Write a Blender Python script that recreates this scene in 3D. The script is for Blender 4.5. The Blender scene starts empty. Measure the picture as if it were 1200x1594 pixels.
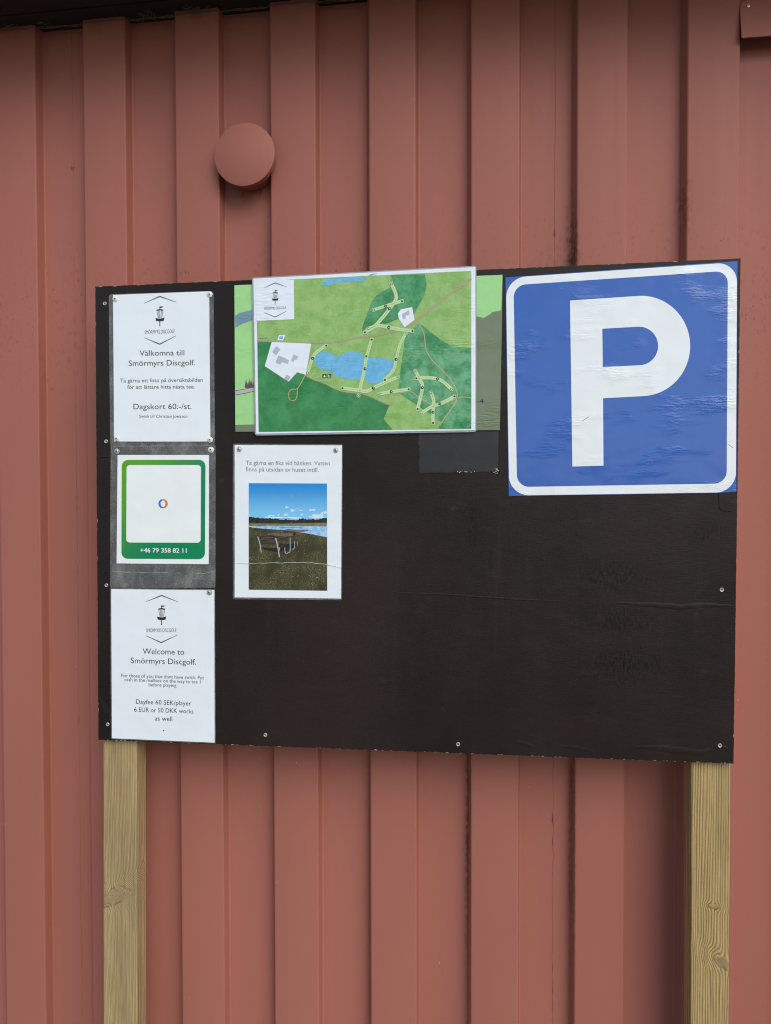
import bpy, bmesh, math, random
from mathutils import Matrix, Vector
from mathutils.geometry import tessellate_polygon

random.seed(7)
S = bpy.context.scene
COL = S.collection

# ------------------------------------------------------------------ camera
BZ = 1.56                                   # height of the board's centre above the ground
F_PX, CX, CY = 1150.0, 600.0, 797.0         # calibration of the 1200 x 1594 photograph
CAM = Vector((0.14719, -1.39565, BZ + 0.03713))
RIGHT = Vector((0.99228388, 0.12394877, -0.00306483))
DOWN = Vector((-0.00009713, -0.02394193, -0.99971335))
FWD = Vector((-0.12398662, 0.99199974, -0.02374516))
cam = bpy.data.cameras.new('camera')
cam.sensor_fit = 'VERTICAL'
cam.sensor_height = 24.0
cam.lens = F_PX / 1594.0 * 24.0
cam.clip_start = 0.02
cam.clip_end = 2000
cam_o = bpy.data.objects.new('camera', cam)
COL.objects.link(cam_o)
m = Matrix((RIGHT, -DOWN, -FWD)).transposed().to_4x4()
m.translation = CAM
cam_o.matrix_world = m
S.camera = cam_o

# ------------------------------------------------------------------ sky, sun, exposure
SUN_EL, SUN_AZ = math.radians(39), math.radians(145)      # azimuth from +Y towards +X: right of and behind the camera
world = bpy.data.worlds.new('World')
S.world = world
world.use_nodes = True
wn = world.node_tree
sky = wn.nodes.new('ShaderNodeTexSky')
sky.sky_type = 'NISHITA'
sky.sun_disc = False
sky.sun_elevation = SUN_EL
sky.sun_rotation = SUN_AZ
sky.air_density = 1.0
sky.dust_density = 1.2
sky.ozone_density = 1.0
bg = wn.nodes['Background']
bg.inputs['Strength'].default_value = 0.108
wn.links.new(sky.outputs['Color'], bg.inputs['Color'])
sun = bpy.data.lights.new('sun', 'SUN')
sun.energy = 1.5
sun.angle = math.radians(48)
sun.color = (1.0, 0.995, 0.985)
sun_o = bpy.data.objects.new('sun', sun)
COL.objects.link(sun_o)
sd = Vector((math.sin(SUN_AZ) * math.cos(SUN_EL), math.cos(SUN_AZ) * math.cos(SUN_EL), math.sin(SUN_EL)))
sun_o.rotation_euler = sd.to_track_quat('Z', 'Y').to_euler()
sun_o.location = sd * 20
S.view_settings.view_transform = 'Standard'
S.view_settings.look = 'None'
S.view_settings.gamma = 1.0
S.view_settings.exposure = 0.47
S.cycles.denoising_prefilter = 'NONE'
S.cycles.filter_width = 1.15
S.cycles.max_bounces = 4
S.cycles.diffuse_bounces = 2
S.cycles.glossy_bounces = 2
S.cycles.transparent_max_bounces = 6
S.cycles.caustics_reflective = False
S.cycles.caustics_refractive = False

# ------------------------------------------------------------------ geometry helpers
def hit(u, v, y=0.0):
    """Point of the vertical plane Y = y that the photograph shows at (u, v)."""
    d = RIGHT * ((u - CX) / F_PX) + DOWN * ((v - CY) / F_PX) + FWD
    return CAM + d * ((y - CAM.y) / d.y)

# the wall's own frame (fitted to its ribs): almost parallel to the board, 0.11 m behind it
def _rot(yw, p, r):
    cy, sy, cp, sp, cr, sr = math.cos(yw), math.sin(yw), math.cos(p), math.sin(p), math.cos(r), math.sin(r)
    Ry = Matrix(((cy, 0, sy), (0, 1, 0), (-sy, 0, cy)))
    Rp = Matrix(((1, 0, 0), (0, cp, -sp), (0, sp, cp)))
    Rr = Matrix(((cr, -sr, 0), (sr, cr, 0), (0, 0, 1)))
    return Rr @ Rp @ Ry
_B = Matrix(((1, 0, 0), (0, 0, 1), (0, -1, 0)))
WROT = _B @ _rot(math.radians(-0.568), math.radians(0.181), math.radians(-0.042)).transposed() @ _B.transposed()
WALL = WROT.to_4x4()
WALL.translation = Vector((0, 0.11, BZ))
WALL_INV = WALL.inverted()

def hitw(u, v, y=0.0):
    """The same on the wall's plane y (wall frame: x right, y into the wall, z up from the board's centre)."""
    d = RIGHT * ((u - CX) / F_PX) + DOWN * ((v - CY) / F_PX) + FWD
    c = WALL_INV @ CAM
    d = WALL_INV.to_3x3() @ d
    return c + d * ((y - c.y) / d.y)

class MB:
    def __init__(s):
        s.v, s.f = [], []
    def add(s, verts, faces):
        n = len(s.v)
        s.v += [tuple(p) for p in verts]
        s.f += [tuple(i + n for i in f) for f in faces]
        return s
    def box(s, x0, x1, y0, y1, z0, z1):
        v = [(x, y, z) for z in (z0, z1) for y in (y0, y1) for x in (x0, x1)]
        return s.add(v, [(0, 2, 3, 1), (4, 5, 7, 6), (0, 1, 5, 4), (2, 6, 7, 3), (0, 4, 6, 2), (1, 3, 7, 5)])
    def prism(s, front, back):
        n = len(front)
        tris = tessellate_polygon([[Vector((p[0], p[2], 0)) for p in front]])
        s.add(list(front) + list(back), list(tris) + [tuple(i + n for i in t[::-1]) for t in tris] +
              [(i, (i + 1) % n, n + (i + 1) % n, n + i) for i in range(n)])
        return s
    def flat(s, *loops):
        pts = [p for l in loops for p in l]
        tris = tessellate_polygon([[Vector((p[0], p[2], 0)) for p in l] for l in loops])
        return s.add(pts, tris)
    def lathe(s, prof, c, seg=20):
        """prof: (radius, y) pairs turned round the Y axis through c."""
        v, f = [], []
        for r, y in prof:
            for k in range(seg):
                a = 2 * math.pi * k / seg
                v.append((c[0] + r * math.cos(a), c[1] + y, c[2] + r * math.sin(a)))
        for i in range(len(prof) - 1):
            for k in range(seg):
                k2 = (k + 1) % seg
                f.append((i * seg + k, i * seg + k2, (i + 1) * seg + k2, (i + 1) * seg + k))
        return s.add(v, f)
    def tube(s, pts, rad, seg=6):
        v, f = [], []
        for i, p in enumerate(pts):
            p = Vector(p)
            t = (Vector(pts[min(i + 1, len(pts) - 1)]) - Vector(pts[max(i - 1, 0)])).normalized()
            a = t.orthogonal().normalized()
            b = t.cross(a)
            r = rad[i] if isinstance(rad, (list, tuple)) else rad
            for k in range(seg):
                q = 2 * math.pi * k / seg
                v.append(p + a * (r * math.cos(q)) + b * (r * math.sin(q)))
        for i in range(len(pts) - 1):
            for k in range(seg):
                k2 = (k + 1) % seg
                f.append((i * seg + k, i * seg + k2, (i + 1) * seg + k2, (i + 1) * seg + k))
        return s.add(v, f)
    def build(s, name, mt, parent=None, smooth=False, origin=None):
        me = bpy.data.meshes.new(name)
        o = origin
        if o is None and parent is not None and parent.get('_at') is not None:
            o = Vector(parent['_at'])
        v = s.v if o is None else [(p[0] - o[0], p[1] - o[1], p[2] - o[2]) for p in s.v]
        me.from_pydata(v, [], s.f)
        me.update()
        bm = bmesh.new(); bm.from_mesh(me)
        bmesh.ops.recalc_face_normals(bm, faces=bm.faces)
        bm.to_mesh(me); bm.free()
        if smooth:
            for p in me.polygons: p.use_smooth = True
            me.set_sharp_from_angle(angle=math.radians(42))
        me.materials.append(mt)
        ob = bpy.data.objects.new(name, me)
        COL.objects.link(ob)
        if parent is not None:
            ob.parent = parent
            ob['_at'] = tuple(o) if o is not None else (0.0, 0.0, 0.0)
        return ob

ROOTS = []
def thing(name, label, cat, at, group=None):
    o = bpy.data.objects.new(name, None)
    COL.objects.link(o)
    o.empty_display_size = 0.05
    o.location = at
    o['label'] = label; o['category'] = cat
    if group: o['group'] = group
    o['_at'] = tuple(at)
    return o

# ------------------------------------------------------------------ material helpers
def lin(c):
    return tuple((x / 255 / 12.92) if x / 255 <= 0.04045 else ((x / 255 + 0.055) / 1.055) ** 2.4 for x in c)

class N:
    """A small wrapper for writing node trees as expressions."""
    def __init__(s, name):
        s.m = bpy.data.materials.new(name)
        s.m.use_nodes = True
        s.t = s.m.node_tree
        s.p = s.t.nodes['Principled BSDF']
        s.co = s.t.nodes.new('ShaderNodeTexCoord').outputs['Object']
        s.xyz = None
    def node(s, typ, **kw):
        n = s.t.nodes.new(typ)
        for k, v in kw.items(): setattr(n, k, v)
        return n
    def put(s, sock, val):
        if isinstance(val, bpy.types.NodeSocket): s.t.links.new(val, sock)
        elif isinstance(val, (tuple, list)) and len(val) == 3 and sock.type == 'RGBA': sock.default_value = (*val, 1)
        else: sock.default_value = val
    def math(s, op, a, b=0.0, c=0.0, clamp=False):
        n = s.node('ShaderNodeMath', operation=op, use_clamp=clamp)
        s.put(n.inputs[0], a); s.put(n.inputs[1], b); s.put(n.inputs[2], c)
        return n.outputs[0]
    def sep(s):
        if s.xyz is None:
            n = s.node('ShaderNodeSeparateXYZ'); s.put(n.inputs[0], s.co); s.xyz = n.outputs
        return s.xyz
    def scaled(s, sc):
        n = s.node('ShaderNodeMapping'); s.put(n.inputs['Vector'], s.co); n.inputs['Scale'].default_value = sc
        return n.outputs[0]
    def noise(s, scale=1.0, detail=3.0, rough=0.55, stretch=(1, 1, 1), vec=None):
        n = s.node('ShaderNodeTexNoise')
        s.put(n.inputs['Vector'], vec if vec is not None else s.scaled(stretch))
        n.inputs['Scale'].default_value = scale; n.inputs['Detail'].default_value = detail; n.inputs['Roughness'].default_value = rough
        return n.outputs[0]
    def voronoi(s, scale, stretch=(1, 1, 1)):
        n = s.node('ShaderNodeTexVoronoi'); s.put(n.inputs['Vector'], s.scaled(stretch)); n.inputs['Scale'].default_value = scale
        return n.outputs['Distance']
    def ramp(s, val, a, b):
        n = s.node('ShaderNodeMapRange', interpolation_type='SMOOTHSTEP')
        s.put(n.inputs['Value'], val); n.inputs['From Min'].default_value = a; n.inputs['From Max'].default_value = b
        return n.outputs[0]
    def mix(s, f, a, b):
        n = s.node('ShaderNodeMix', data_type='RGBA')
        s.put(n.inputs[0], f); s.put(n.inputs[6], a); s.put(n.inputs[7], b)
        return n.outputs[2]
    def bump(s, h, strength, dist=0.001, prev=None):
        n = s.node('ShaderNodeBump')
        s.put(n.inputs['Height'], h); n.inputs['Strength'].default_value = strength; n.inputs['Distance'].default_value = dist
        if prev is not None: s.put(n.inputs['Normal'], prev)
        return n.outputs[0]
    def gauss(s, c, r):
        """exp(-sum(((x - c) / r)^2)) over the axes with a radius."""
        x = s.sep(); tot = None
        for i in range(3):
            if r[i] is None: continue
            q = s.math('DIVIDE', s.math('SUBTRACT', x[i], c[i]), r[i])
            q = s.math('MULTIPLY', q, q)
            tot = q if tot is None else s.math('ADD', tot, q)
        return s.math('EXPONENT', s.math('MULTIPLY', tot, -1.0))
    def set(s, **kw):
        for k, v in kw.items(): s.put(s.p.inputs[k.replace('_', ' ')], v)
        return s.m

def scale_c(c, k): return tuple(min(1.0, x * k) for x in c)

def plain(name, rgb, rough=0.5, metal=0.0, var=0.12, vs=60.0, coat=0.0):
    n = N(name); c = lin(rgb)
    f = n.noise(vs, 4)
    b = n.bump(n.noise(900.0, 0), 0.1, 0.0005)
    return n.set(Base_Color=n.mix(n.ramp(f, 0.3, 0.7), scale_c(c, 1 - var), scale_c(c, 1 + var)), Roughness=rough, Metallic=metal, Coat_Weight=coat, Normal=b)

def printed(name, rgb, var=0.05, vs=40.0, rgb2=None, gloss=0.25, wave=0.25, streak=False):
    """Ink or paper under a glossy film: even colour, slightly wavy gloss."""
    n = N(name); c = lin(rgb); c2 = lin(rgb2) if rgb2 else None
    f = n.noise(vs, 6 if c2 else 2, 0.75, (1, 1, 1))
    col = n.mix(n.ramp(f, 0.35, 0.65), c, c2) if c2 else n.mix(f, scale_c(c, 1 - var), scale_c(c, 1 + var))
    h = n.noise(11.0, 2, 0.5)
    b = n.bump(h, wave, 0.012)
    if streak:
        b = n.bump(n.math('MULTIPLY', n.noise(1.0, 3, 0.6, (55, 18, 260)), n.ramp(n.noise(1.0, 2, 0.6, (7, 7, 16)), 0.48, 0.70)), 0.6, 0.0028, b)
    return n.set(Base_Color=col, Roughness=gloss, Normal=b)

# ------------------------------------------------------------------ materials
def wall_material():
    n = N('red_painted_steel')
    x = n.sep()
    base = lin((163, 101, 87))
    big = n.noise(2.2, 3, 0.6, (1, 1, 0.35))
    streak = n.noise(1.0, 3, 0.6, (45, 10, 1.2))
    mid = n.noise(9.0, 2)
    fine = n.noise(145.0, 3, 0.7, (1, 1, 0.6))
    col = n.mix(n.ramp(big, 0.3, 0.7), scale_c(base, 0.95), scale_c(base, 1.04))
    col = n.mix(n.math('MULTIPLY', n.ramp(streak, 0.55, 0.8), 0.10), col, lin((142, 88, 74)))
    # splashes of mud in a band above the board's top edge and a few over the rest
    band = n.math('ADD', n.gauss((0, 0, 0.42), (None, None, 0.17)), 0.10)
    vd = n.voronoi(115.0, (1, 1, 0.55))
    spot = n.math('LESS_THAN', vd, n.math('MULTIPLY', n.math('MULTIPLY', n.ramp(mid, 0.46, 0.72), band), 0.25))
    col = n.mix(n.math('MULTIPLY', spot, n.math('MULTIPLY', fine, 0.85)), col, lin((92, 50, 42)))
    dust = n.math('MULTIPLY', n.math('MULTIPLY', n.ramp(fine, 0.55, 0.70), band), 0.35)
    col = n.mix(dust, col, lin((114, 64, 52)))
    # pale flecks of dust and bird lime
    fl = n.math('LESS_THAN', n.voronoi(48.0, (1, 1, 0.40)), n.math('MULTIPLY', n.ramp(mid, 0.5, 0.3), 0.05))
    col = n.mix(n.math('MULTIPLY', fl, 0.5), col, lin((200, 164, 146)))
    # moss and grime that has collected at single spots
    gr = n.ramp(fine, 0.36, 0.6)
    for cx, cz, rx, rz, k in ((0.333, 0.50, 0.010, 0.10, 0.95), (0.336, -0.60, 0.006, 0.28, 0.6), (0.127, -0.62, 0.006, 0.30, 0.75),
                              (0.545, 0.60, 0.010, 0.05, 0.5), (0.30, 0.44, 0.03, 0.07, 0.35)):
        col = n.mix(n.math('MULTIPLY', n.math('MULTIPLY', gr, n.gauss((cx, 0, cz), (rx, None, rz))), k), col, lin((66, 48, 34)))
    # rust below the pipe, a scrape to the right
    v = hitw(386, 303, 0.018)
    g = n.math('MULTIPLY', n.gauss((v.x, 0.018, v.z), (0.032, 0.012, 0.014)), gr)
    col = n.mix(n.math('MULTIPLY', g, 0.75), col, lin((152, 80, 48)))
    for uu, vv in ((376, 301), (404, 298)):
        v = hitw(uu, vv, 0.018)
        col = n.mix(n.math('MULTIPLY', n.gauss((v.x, 0.018, v.z), (0.0016, 0.012, 0.007)), 0.9), col, lin((48, 26, 22)))
    v = hitw(853, 135, 0.018)
    col = n.mix(n.math('MULTIPLY', n.gauss((v.x, 0, v.z), (0.002, None, 0.02)), fine), col, lin((200, 96, 66)))
    b = n.bump(n.noise(1.5, 1, 0.5, (4, 1, 0.8)), 0.15, 0.006)
    b = n.bump(n.noise(420.0, 1, 0.6, (1, 1, 0.7)), 0.12, 0.0006, b)
    return n.set(Base_Color=col, Roughness=n.math('ADD', n.math('MULTIPLY', streak, 0.25), 0.42), Normal=b, Specular_IOR_Level=0.22)

def board_material():
    n = N('black_film_faced_plywood')
    a, b_ = lin((30, 23, 21)), lin((40, 32, 29))
    col = n.mix(n.ramp(n.noise(3.5, 4, 0.6, (1, 1, 0.5)), 0.35, 0.7), a, b_)
    col = n.mix(n.math('MULTIPLY', n.ramp(n.noise(1.0, 5, 0.65, (30, 1, 3)), 0.55, 0.75), 0.4), col, lin((48, 41, 38)))
    col = n.mix(n.math('MULTIPLY', n.ramp(n.noise(2.3, 3, 0.6), 0.5, 0.75), 0.6), col, lin((48, 33, 30)))
    fine = n.noise(1.0, 3, 0.7, (520, 1, 190))
    col = n.mix(n.math('MULTIPLY', n.ramp(fine, 0.60, 0.80), n.math('MULTIPLY', n.ramp(n.noise(12.0, 3), 0.45, 0.7), 0.35)), col, lin((74, 68, 64)))
    st = n.ramp(n.noise(1.0, 2, 0.7, (260, 1, 70)), 0.42, 0.62)
    for u, v, ru, rv in ((955, 897, .06, .030), (962, 965, .065, .024), (975, 1035, .07, .032), (735, 815, .015, .05), (1100, 830, .03, .015)):
        p = hit(u, v)
        g = n.gauss((p.x, 0, p.z - BZ), (ru, None, rv))
        col = n.mix(n.math('MULTIPLY', n.math('MULTIPLY', g, st), 0.95), col, lin((13, 11, 10)))
    # grey handling marks and dust
    col = n.mix(n.math('MULTIPLY', n.ramp(n.noise(1.0, 5, 0.6, (16, 1, 26)), 0.62, 0.8), 0.2), col, lin((78, 76, 76)))
    fl = n.math('LESS_THAN', n.voronoi(70.0), n.math('MULTIPLY', n.ramp(n.noise(6.0, 2), 0.5, 0.8), 0.045))
    col = n.mix(n.math('MULTIPLY', fl, 0.6), col, lin((150, 142, 134)))
    b = n.bump(n.noise(7.0, 3, 0.5, (1, 1, 1.6)), 0.35, 0.006)
    b = n.bump(n.noise(1.0, 3, 0.6, (60, 1, 420)), 0.30, 0.0009, b)
    b = n.bump(n.noise(1.0, 2, 0.6, (520, 1, 120)), 0.25, 0.0007, b)
    rough = n.math('ADD', n.math('MULTIPLY', n.noise(8.0, 4), 0.25), 0.32)
    return n.set(Base_Color=col, Roughness=rough, Normal=b, Specular_IOR_Level=0.22)

def wood_material(name, knots, freq, pale, dark):
    n = N(name)
    x = n.sep()
    warp = n.noise(1.0, 3, 0.5, (16, 16, 1.6))
    xx = n.math('ADD', n.math('ADD', x[0], n.math('MULTIPLY', x[1], 0.45)), n.math('MULTIPLY', warp, 0.016))
    inside = None; ringm = None
    kn_ = n.noise(60.0, 2)
    for kx, kz, rx, rz, tilt in knots:
        dx = n.math('SUBTRACT', x[0], kx); dz = n.math('SUBTRACT', n.math('SUBTRACT', x[2], kz), n.math('MULTIPLY', dx, tilt))
        q = n.math('ADD', n.math('POWER', n.math('DIVIDE', dx, rx), 2), n.math('POWER', n.math('DIVIDE', dz, rz), 2))
        g = n.math('EXPONENT', n.math('MULTIPLY', q, -0.55))
        sg = n.math('MULTIPLY', n.math('SIGN', dx), n.math('MULTIPLY', g, rx * 1.1))
        xx = n.math('SUBTRACT', xx, n.math('MULTIPLY', dx, g))
        i = n.math('SUBTRACT', 1.0, n.ramp(n.math('ADD', q, n.math('MULTIPLY', kn_, 1.3)), 0.9, 1.9))
        r = n.math('SUBTRACT', 1.0, n.math('ABSOLUTE', n.math('MULTIPLY', n.math('SUBTRACT', q, 1.05), 3.0)), clamp=True)
        inside = i if inside is None else n.math('MAXIMUM', inside, i)
        ringm = r if ringm is None else n.math('MAXIMUM', ringm, r)
    ph = n.math('ADD', n.math('MULTIPLY', xx, freq), n.math('MULTIPLY', n.noise(1.0, 3, 0.6, (45, 45, 1.8)), 11.0))
    w = n.math('ADD', n.math('MULTIPLY', n.math('SINE', ph), 0.5), 0.5)
    w = n.math('MULTIPLY', n.math('POWER', w, 1.6), n.math('ADD', n.math('MULTIPLY', n.noise(1.0, 3, 0.6, (60, 60, 5)), 0.9), 0.3), clamp=True)
    fib = n.noise(1.0, 4, 0.7, (700, 700, 14))
    col = n.mix(w, lin(pale), lin(dark))
    col = n.mix(n.math('MULTIPLY', n.ramp(fib, 0.42, 0.68), 0.45), col, scale_c(lin(dark), 0.62))
    col = n.mix(n.math('MULTIPLY', n.ramp(n.noise(1.0, 3, 0.55, (24, 24, 2.2)), 0.5, 0.72), 0.32), col, lin((118, 112, 80)))
    col = n.mix(n.math('MULTIPLY', n.ramp(n.noise(1.0, 3, 0.55, (30, 30, 4.0)), 0.62, 0.8), 0.55), col, lin((172, 158, 122)))
    kc = n.mix(n.noise(1.0, 4, 0.6, (120, 120, 320)), lin((176, 152, 112)), lin((112, 88, 60)))
    col = n.mix(n.math('MULTIPLY', inside, 0.7), col, kc)
    col = n.mix(n.math('MULTIPLY', n.math('MULTIPLY', ringm, n.ramp(kn_, 0.35, 0.6)), 0.55), col, lin((84, 66, 44)))
    b = n.bump(w, 0.3, 0.0012)
    b = n.bump(fib, 0.35, 0.0008, b)
    b = n.bump(inside, 0.5, 0.002, b)
    return n.set(Base_Color=col, Roughness=0.8, Normal=b, Specular_IOR_Level=0.25)

def film_material():
    n = N('clear_laminate_film')
    t = n.node('ShaderNodeBsdfTransparent')
    mx = n.node('ShaderNodeMixShader')
    b = n.bump(n.noise(60.0, 3, 0.6, (1, 1, 0.6)), 0.5, 0.002)
    n.set(Base_Color=lin((170, 172, 168)), Roughness=0.22, Normal=b)
    f = n.math('ADD', n.math('MULTIPLY', n.ramp(n.noise(30.0, 4, 0.65, (1, 1, 0.7)), 0.4, 0.75), 0.22), 0.13)
    n.put(mx.inputs[0], f)
    n.put(mx.inputs[1], t.outputs[0]); n.put(mx.inputs[2], n.p.outputs[0])
    out = n.t.nodes['Material Output']
    n.put(out.inputs['Surface'], mx.outputs[0])
    return n.m

M = {}
M['wall'] = wall_material()
M['board'] = board_material()
M['soffit'] = plain('black_stained_timber', (30, 27, 26), 0.7)
M['cobweb'] = plain('dusty_cobweb', (120, 100, 84), 0.95)
M['film'] = film_material()
M['film_edge'] = plain('sealed_film_edge', (150, 154, 156), 0.25)
M['paper'] = printed('laminated_white_paper', (232, 238, 241), 0.03, 18)
M['ink'] = printed('black_printer_ink', (42, 44, 48), 0.1, 80)
M['ink_grey'] = printed('grey_printer_ink', (112, 116, 122), 0.1, 80)
M['zinc'] = plain('zinc_plated_steel', (196, 196, 192), 0.35, 0.55, 0.15, 300)
M['white_head'] = plain('white_lacquered_screw', (226, 226, 218), 0.35, 0.0, 0.06, 300)
M['recess'] = plain('dark_screw_recess', (52, 52, 52), 0.6)
M['tape'] = plain('black_tape', (33, 31, 30), 0.42, 0, 0.18, 40)
M['scrap'] = plain('torn_black_film', (14, 12, 12), 0.5)

# ------------------------------------------------------------------ ground
def ground_material():
    n = N('gravel_yard')
    c = n.mix(n.ramp(n.noise(3.0, 6, 0.7), 0.3, 0.7), lin((104, 98, 90)), lin((150, 142, 132)))
    c = n.mix(n.ramp(n.noise(0.25, 4), 0.52, 0.62), c, lin((84, 98, 58)))
    b = n.bump(n.voronoi(60.0), 0.6, 0.01)
    return n.set(Base_Color=c, Roughness=0.95, Normal=b)
g = MB()
for i in range(24):
    for j in range(24):
        e = lambda q: (abs(q) ** 3) * (1 if q > 0 else -1) * 400
        x0, x1, y0, y1 = [e(q / 12 - 1) for q in (i, i + 1, j, j + 1)]
        g.add([(x0, y0, 0), (x1, y0, 0), (x1, y1, 0), (x0, y1, 0)], [(0, 1, 2, 3)])
ground = g.build('ground', ground_material())
ground['kind'] = 'structure'

# ------------------------------------------------------------------ the red steel building
PITCH, RIB, PH, DEP, SL, SR = 0.20703, 0.0956, -0.90165, 0.026, 0.008, 0.003
EAVE = 1.055
bld = bpy.data.objects.new('steel_building', None)
COL.objects.link(bld)
bld.matrix_world = WALL
bld['label'] = 'building wall of dark red ribbed steel sheet behind the notice board'
bld['category'] = 'building'
bld['_at'] = (0.0, 0.0, 0.0)

def rib_profile(xa, xb):
    """Front profile (x, y) of the ribbed sheet between xa and xb, with rounded bends."""
    raw = []
    k0 = int(math.floor((xa - PH) / PITCH)) - 1
    k1 = int(math.ceil((xb - PH) / PITCH)) + 1
    for k in range(k0, k1):
        x = PH + k * PITCH
        raw += [(x - SL, DEP), (x, 0), (x + RIB, 0), (x + RIB + SR, DEP)]
    out = []
    for i in range(1, len(raw) - 1):
        a, b, c = (Vector(raw[j]) for j in (i - 1, i, i + 1))
        r = 0.0035
        p, q = b + (a - b).normalized() * r, b + (c - b).normalized() * r
        for t in (0, 0.25, 0.5, 0.75, 1):
            out.append((1 - t) ** 2 * p + 2 * t * (1 - t) * b + t * t * q)
    res = [(xa, DEP)] + [(p.x, p.y) for p in out if xa + 0.001 < p.x < xb - 0.001] + [(xb, DEP)]
    return res

seams = [PH + 0.1667 + 5 * PITCH * k for k in (-3, -2, -1, 0, 1, 2, 3)]
for a, b in zip(seams, seams[1:]):
    pr = rib_profile(a, b)
    mb = MB()
    zs = [-BZ, -1.0, -0.5, 0.0, 0.5, 0.8, EAVE + 0.03]
    v = [(x, y, z) for z in zs for x, y in pr]
    n_ = len(pr)
    f = [(j * n_ + i, j * n_ + i + 1, (j + 1) * n_ + i + 1, (j + 1) * n_ + i) for j in range(len(zs) - 1) for i in range(n_ - 1)]
    mb.add(v, f)
    # the inner lining closes the sheet
    mb.add([(a, DEP + 0.03, -BZ), (b, DEP + 0.03, -BZ), (b, DEP + 0.03, EAVE + 0.03), (a, DEP + 0.03, EAVE + 0.03)], [(0, 1, 2, 3)])
    mb.build('wall_panel', M['wall'], bld, smooth=True)
for a in seams[1:-1]:
    pts, rad = [], []
    z = -BZ
    while z < EAVE:
        lump = max(0, random.gauss(0, 1)) if random.random() < 0.22 else 0
        pts.append((a + random.gauss(0, 0.0005) + 0.0006 * math.sin(z * 17), DEP - 0.0002 - 0.0006 * lump, z))
        rad.append(0.0005 + 0.0009 * lump)
        z += random.uniform(0.006, 0.014)
    MB().tube(pts, rad, 6).build('weld_seam', M['wall'], bld, smooth=True)

# eaves: black boarding that oversails the wall
for k in range(3):
    y1 = 0.05 - k * 0.087
    MB().box(-4.5, 4.5, y1 - 0.084, y1, EAVE + 0.001 * k, EAVE + 0.022).build('soffit_board', M['soffit'], bld)
MB().box(-4.5, 4.5, -0.243, -0.211, EAVE + 0.004, EAVE + 0.20).build('fascia_board', M['soffit'], bld)
rp = MB()
rp.add([(-4.6, -0.37, EAVE + 0.20), (4.6, -0.37, EAVE + 0.20), (4.6, 2.6, EAVE + 0.55), (-4.6, 2.6, EAVE + 0.55),
        (-4.6, -0.37, EAVE + 0.225), (4.6, -0.37, EAVE + 0.225), (4.6, 2.6, EAVE + 0.575), (-4.6, 2.6, EAVE + 0.575)],
       [(0, 1, 2, 3), (4, 5, 6, 7), (0, 1, 5, 4), (1, 2, 6, 5), (2, 3, 7, 6), (3, 0, 4, 7)])
rp.build('roof', M['soffit'], bld)
# dusty cobweb along the joint of wall and eaves
cw = MB()
for s in range(3):
    pts = []
    x = -1.05
    while x < 0.9:
        inrib = ((x - PH) % PITCH) < RIB
        pts.append((x, -0.003 if inrib else 0.004, EAVE - 0.003 - 0.004 * random.random() - s * 0.0015))
        x += random.uniform(0.004, 0.014)
    cw.tube(pts, [random.uniform(0.0002, 0.0007) for _ in pts], 4)
for cx, n_, sp in ((hitw(14, 36).x, 18, 0.022), (hitw(300, 10).x, 26, 0.024), (hitw(75, 34).x, 4, 0.008), (hitw(225, 22).x, 6, 0.012), (hitw(160, 26).x, 4, 0.02)):
    for q in range(n_):
        p = [Vector((cx + random.gauss(0, sp), -0.004 - random.random() * 0.006, EAVE - 0.002))]
        for w in range(5):
            p.append(p[-1] + Vector((random.gauss(0, 0.005), random.gauss(0, 0.003), random.gauss(-0.0015, 0.005))))
        for w in p: w.z = min(w.z, EAVE - 0.0005)
        cw.tube(p, random.uniform(0.0002, 0.0006), 4)
cobweb = cw.build('cobweb', M['cobweb'], bld)
cobweb['kind'] = 'stuff'

# round capped vent pipe between two ribs
VY = -0.028
c = (hitw(333.2, 240, VY) + hitw(427.2, 240, VY)) / 2
R_ = (hitw(427.2, 240, VY).x - hitw(333.2, 240, VY).x) / 2
cap = MB().lathe([(0.0001, 0), (R_ - 0.0015, 0), (R_, 0.001), (R_, 0.004), (R_ - 0.002, 0.0045), (0.0001, 0.0045)], (c.x, VY, c.z), 72).build('vent_cap', M['wall'], bld, smooth=True)
MB().lathe([(R_ * 0.80, 0.0045), (R_ * 0.80, 0.010), (R_ * 0.955, 0.010), (R_ * 0.97, 0.012), (R_ * 0.97, 0.016), (R_ * 0.86, 0.017), (R_ * 0.86, 0.05)],
           (c.x, VY, c.z), 72).build('pipe', M['wall'], cap, smooth=True)

# small hooded ventilator at the top right
vx0 = hitw(1150, 40, 0.004).x
vz0, vz1 = hitw(1150, 65.5, 0.0).z, hitw(1165, 0.5, 0.0).z
W_ = 0.26
outl = []
for cx, cz, a0, r in ((vx0 + 0.016, vz1 - 0.016, 180, 0.016), (vx0 + W_ - 0.016, vz1 - 0.016, 90, 0.016), (vx0 + W_ - 0.003, vz0 + 0.003, 0, 0.003), (vx0 + 0.003, vz0 + 0.003, -90, 0.003)):
    for t in range(7):
        a = math.radians(a0 - t * 15)
        outl.append((cx + r * math.cos(a), cz + r * math.sin(a)))
fr = [(x, -0.001 - 0.012 * (1 - (z - vz0) / (vz1 - vz0)), z) for x, z in outl]
bk = [(x, y + 0.003, z) for x, y, z in fr]
vent = MB().prism(fr, bk).build('ventilator_hood', M['wall'], bld)
MB().box(vx0 + 0.004, vx0 + W_ - 0.004, 0.003, DEP + 0.02, vz0 + 0.030, vz1 - 0.004).build('ventilator_box', M['wall'], vent)
pv = hitw(1165, 9.5, -0.003)
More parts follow.
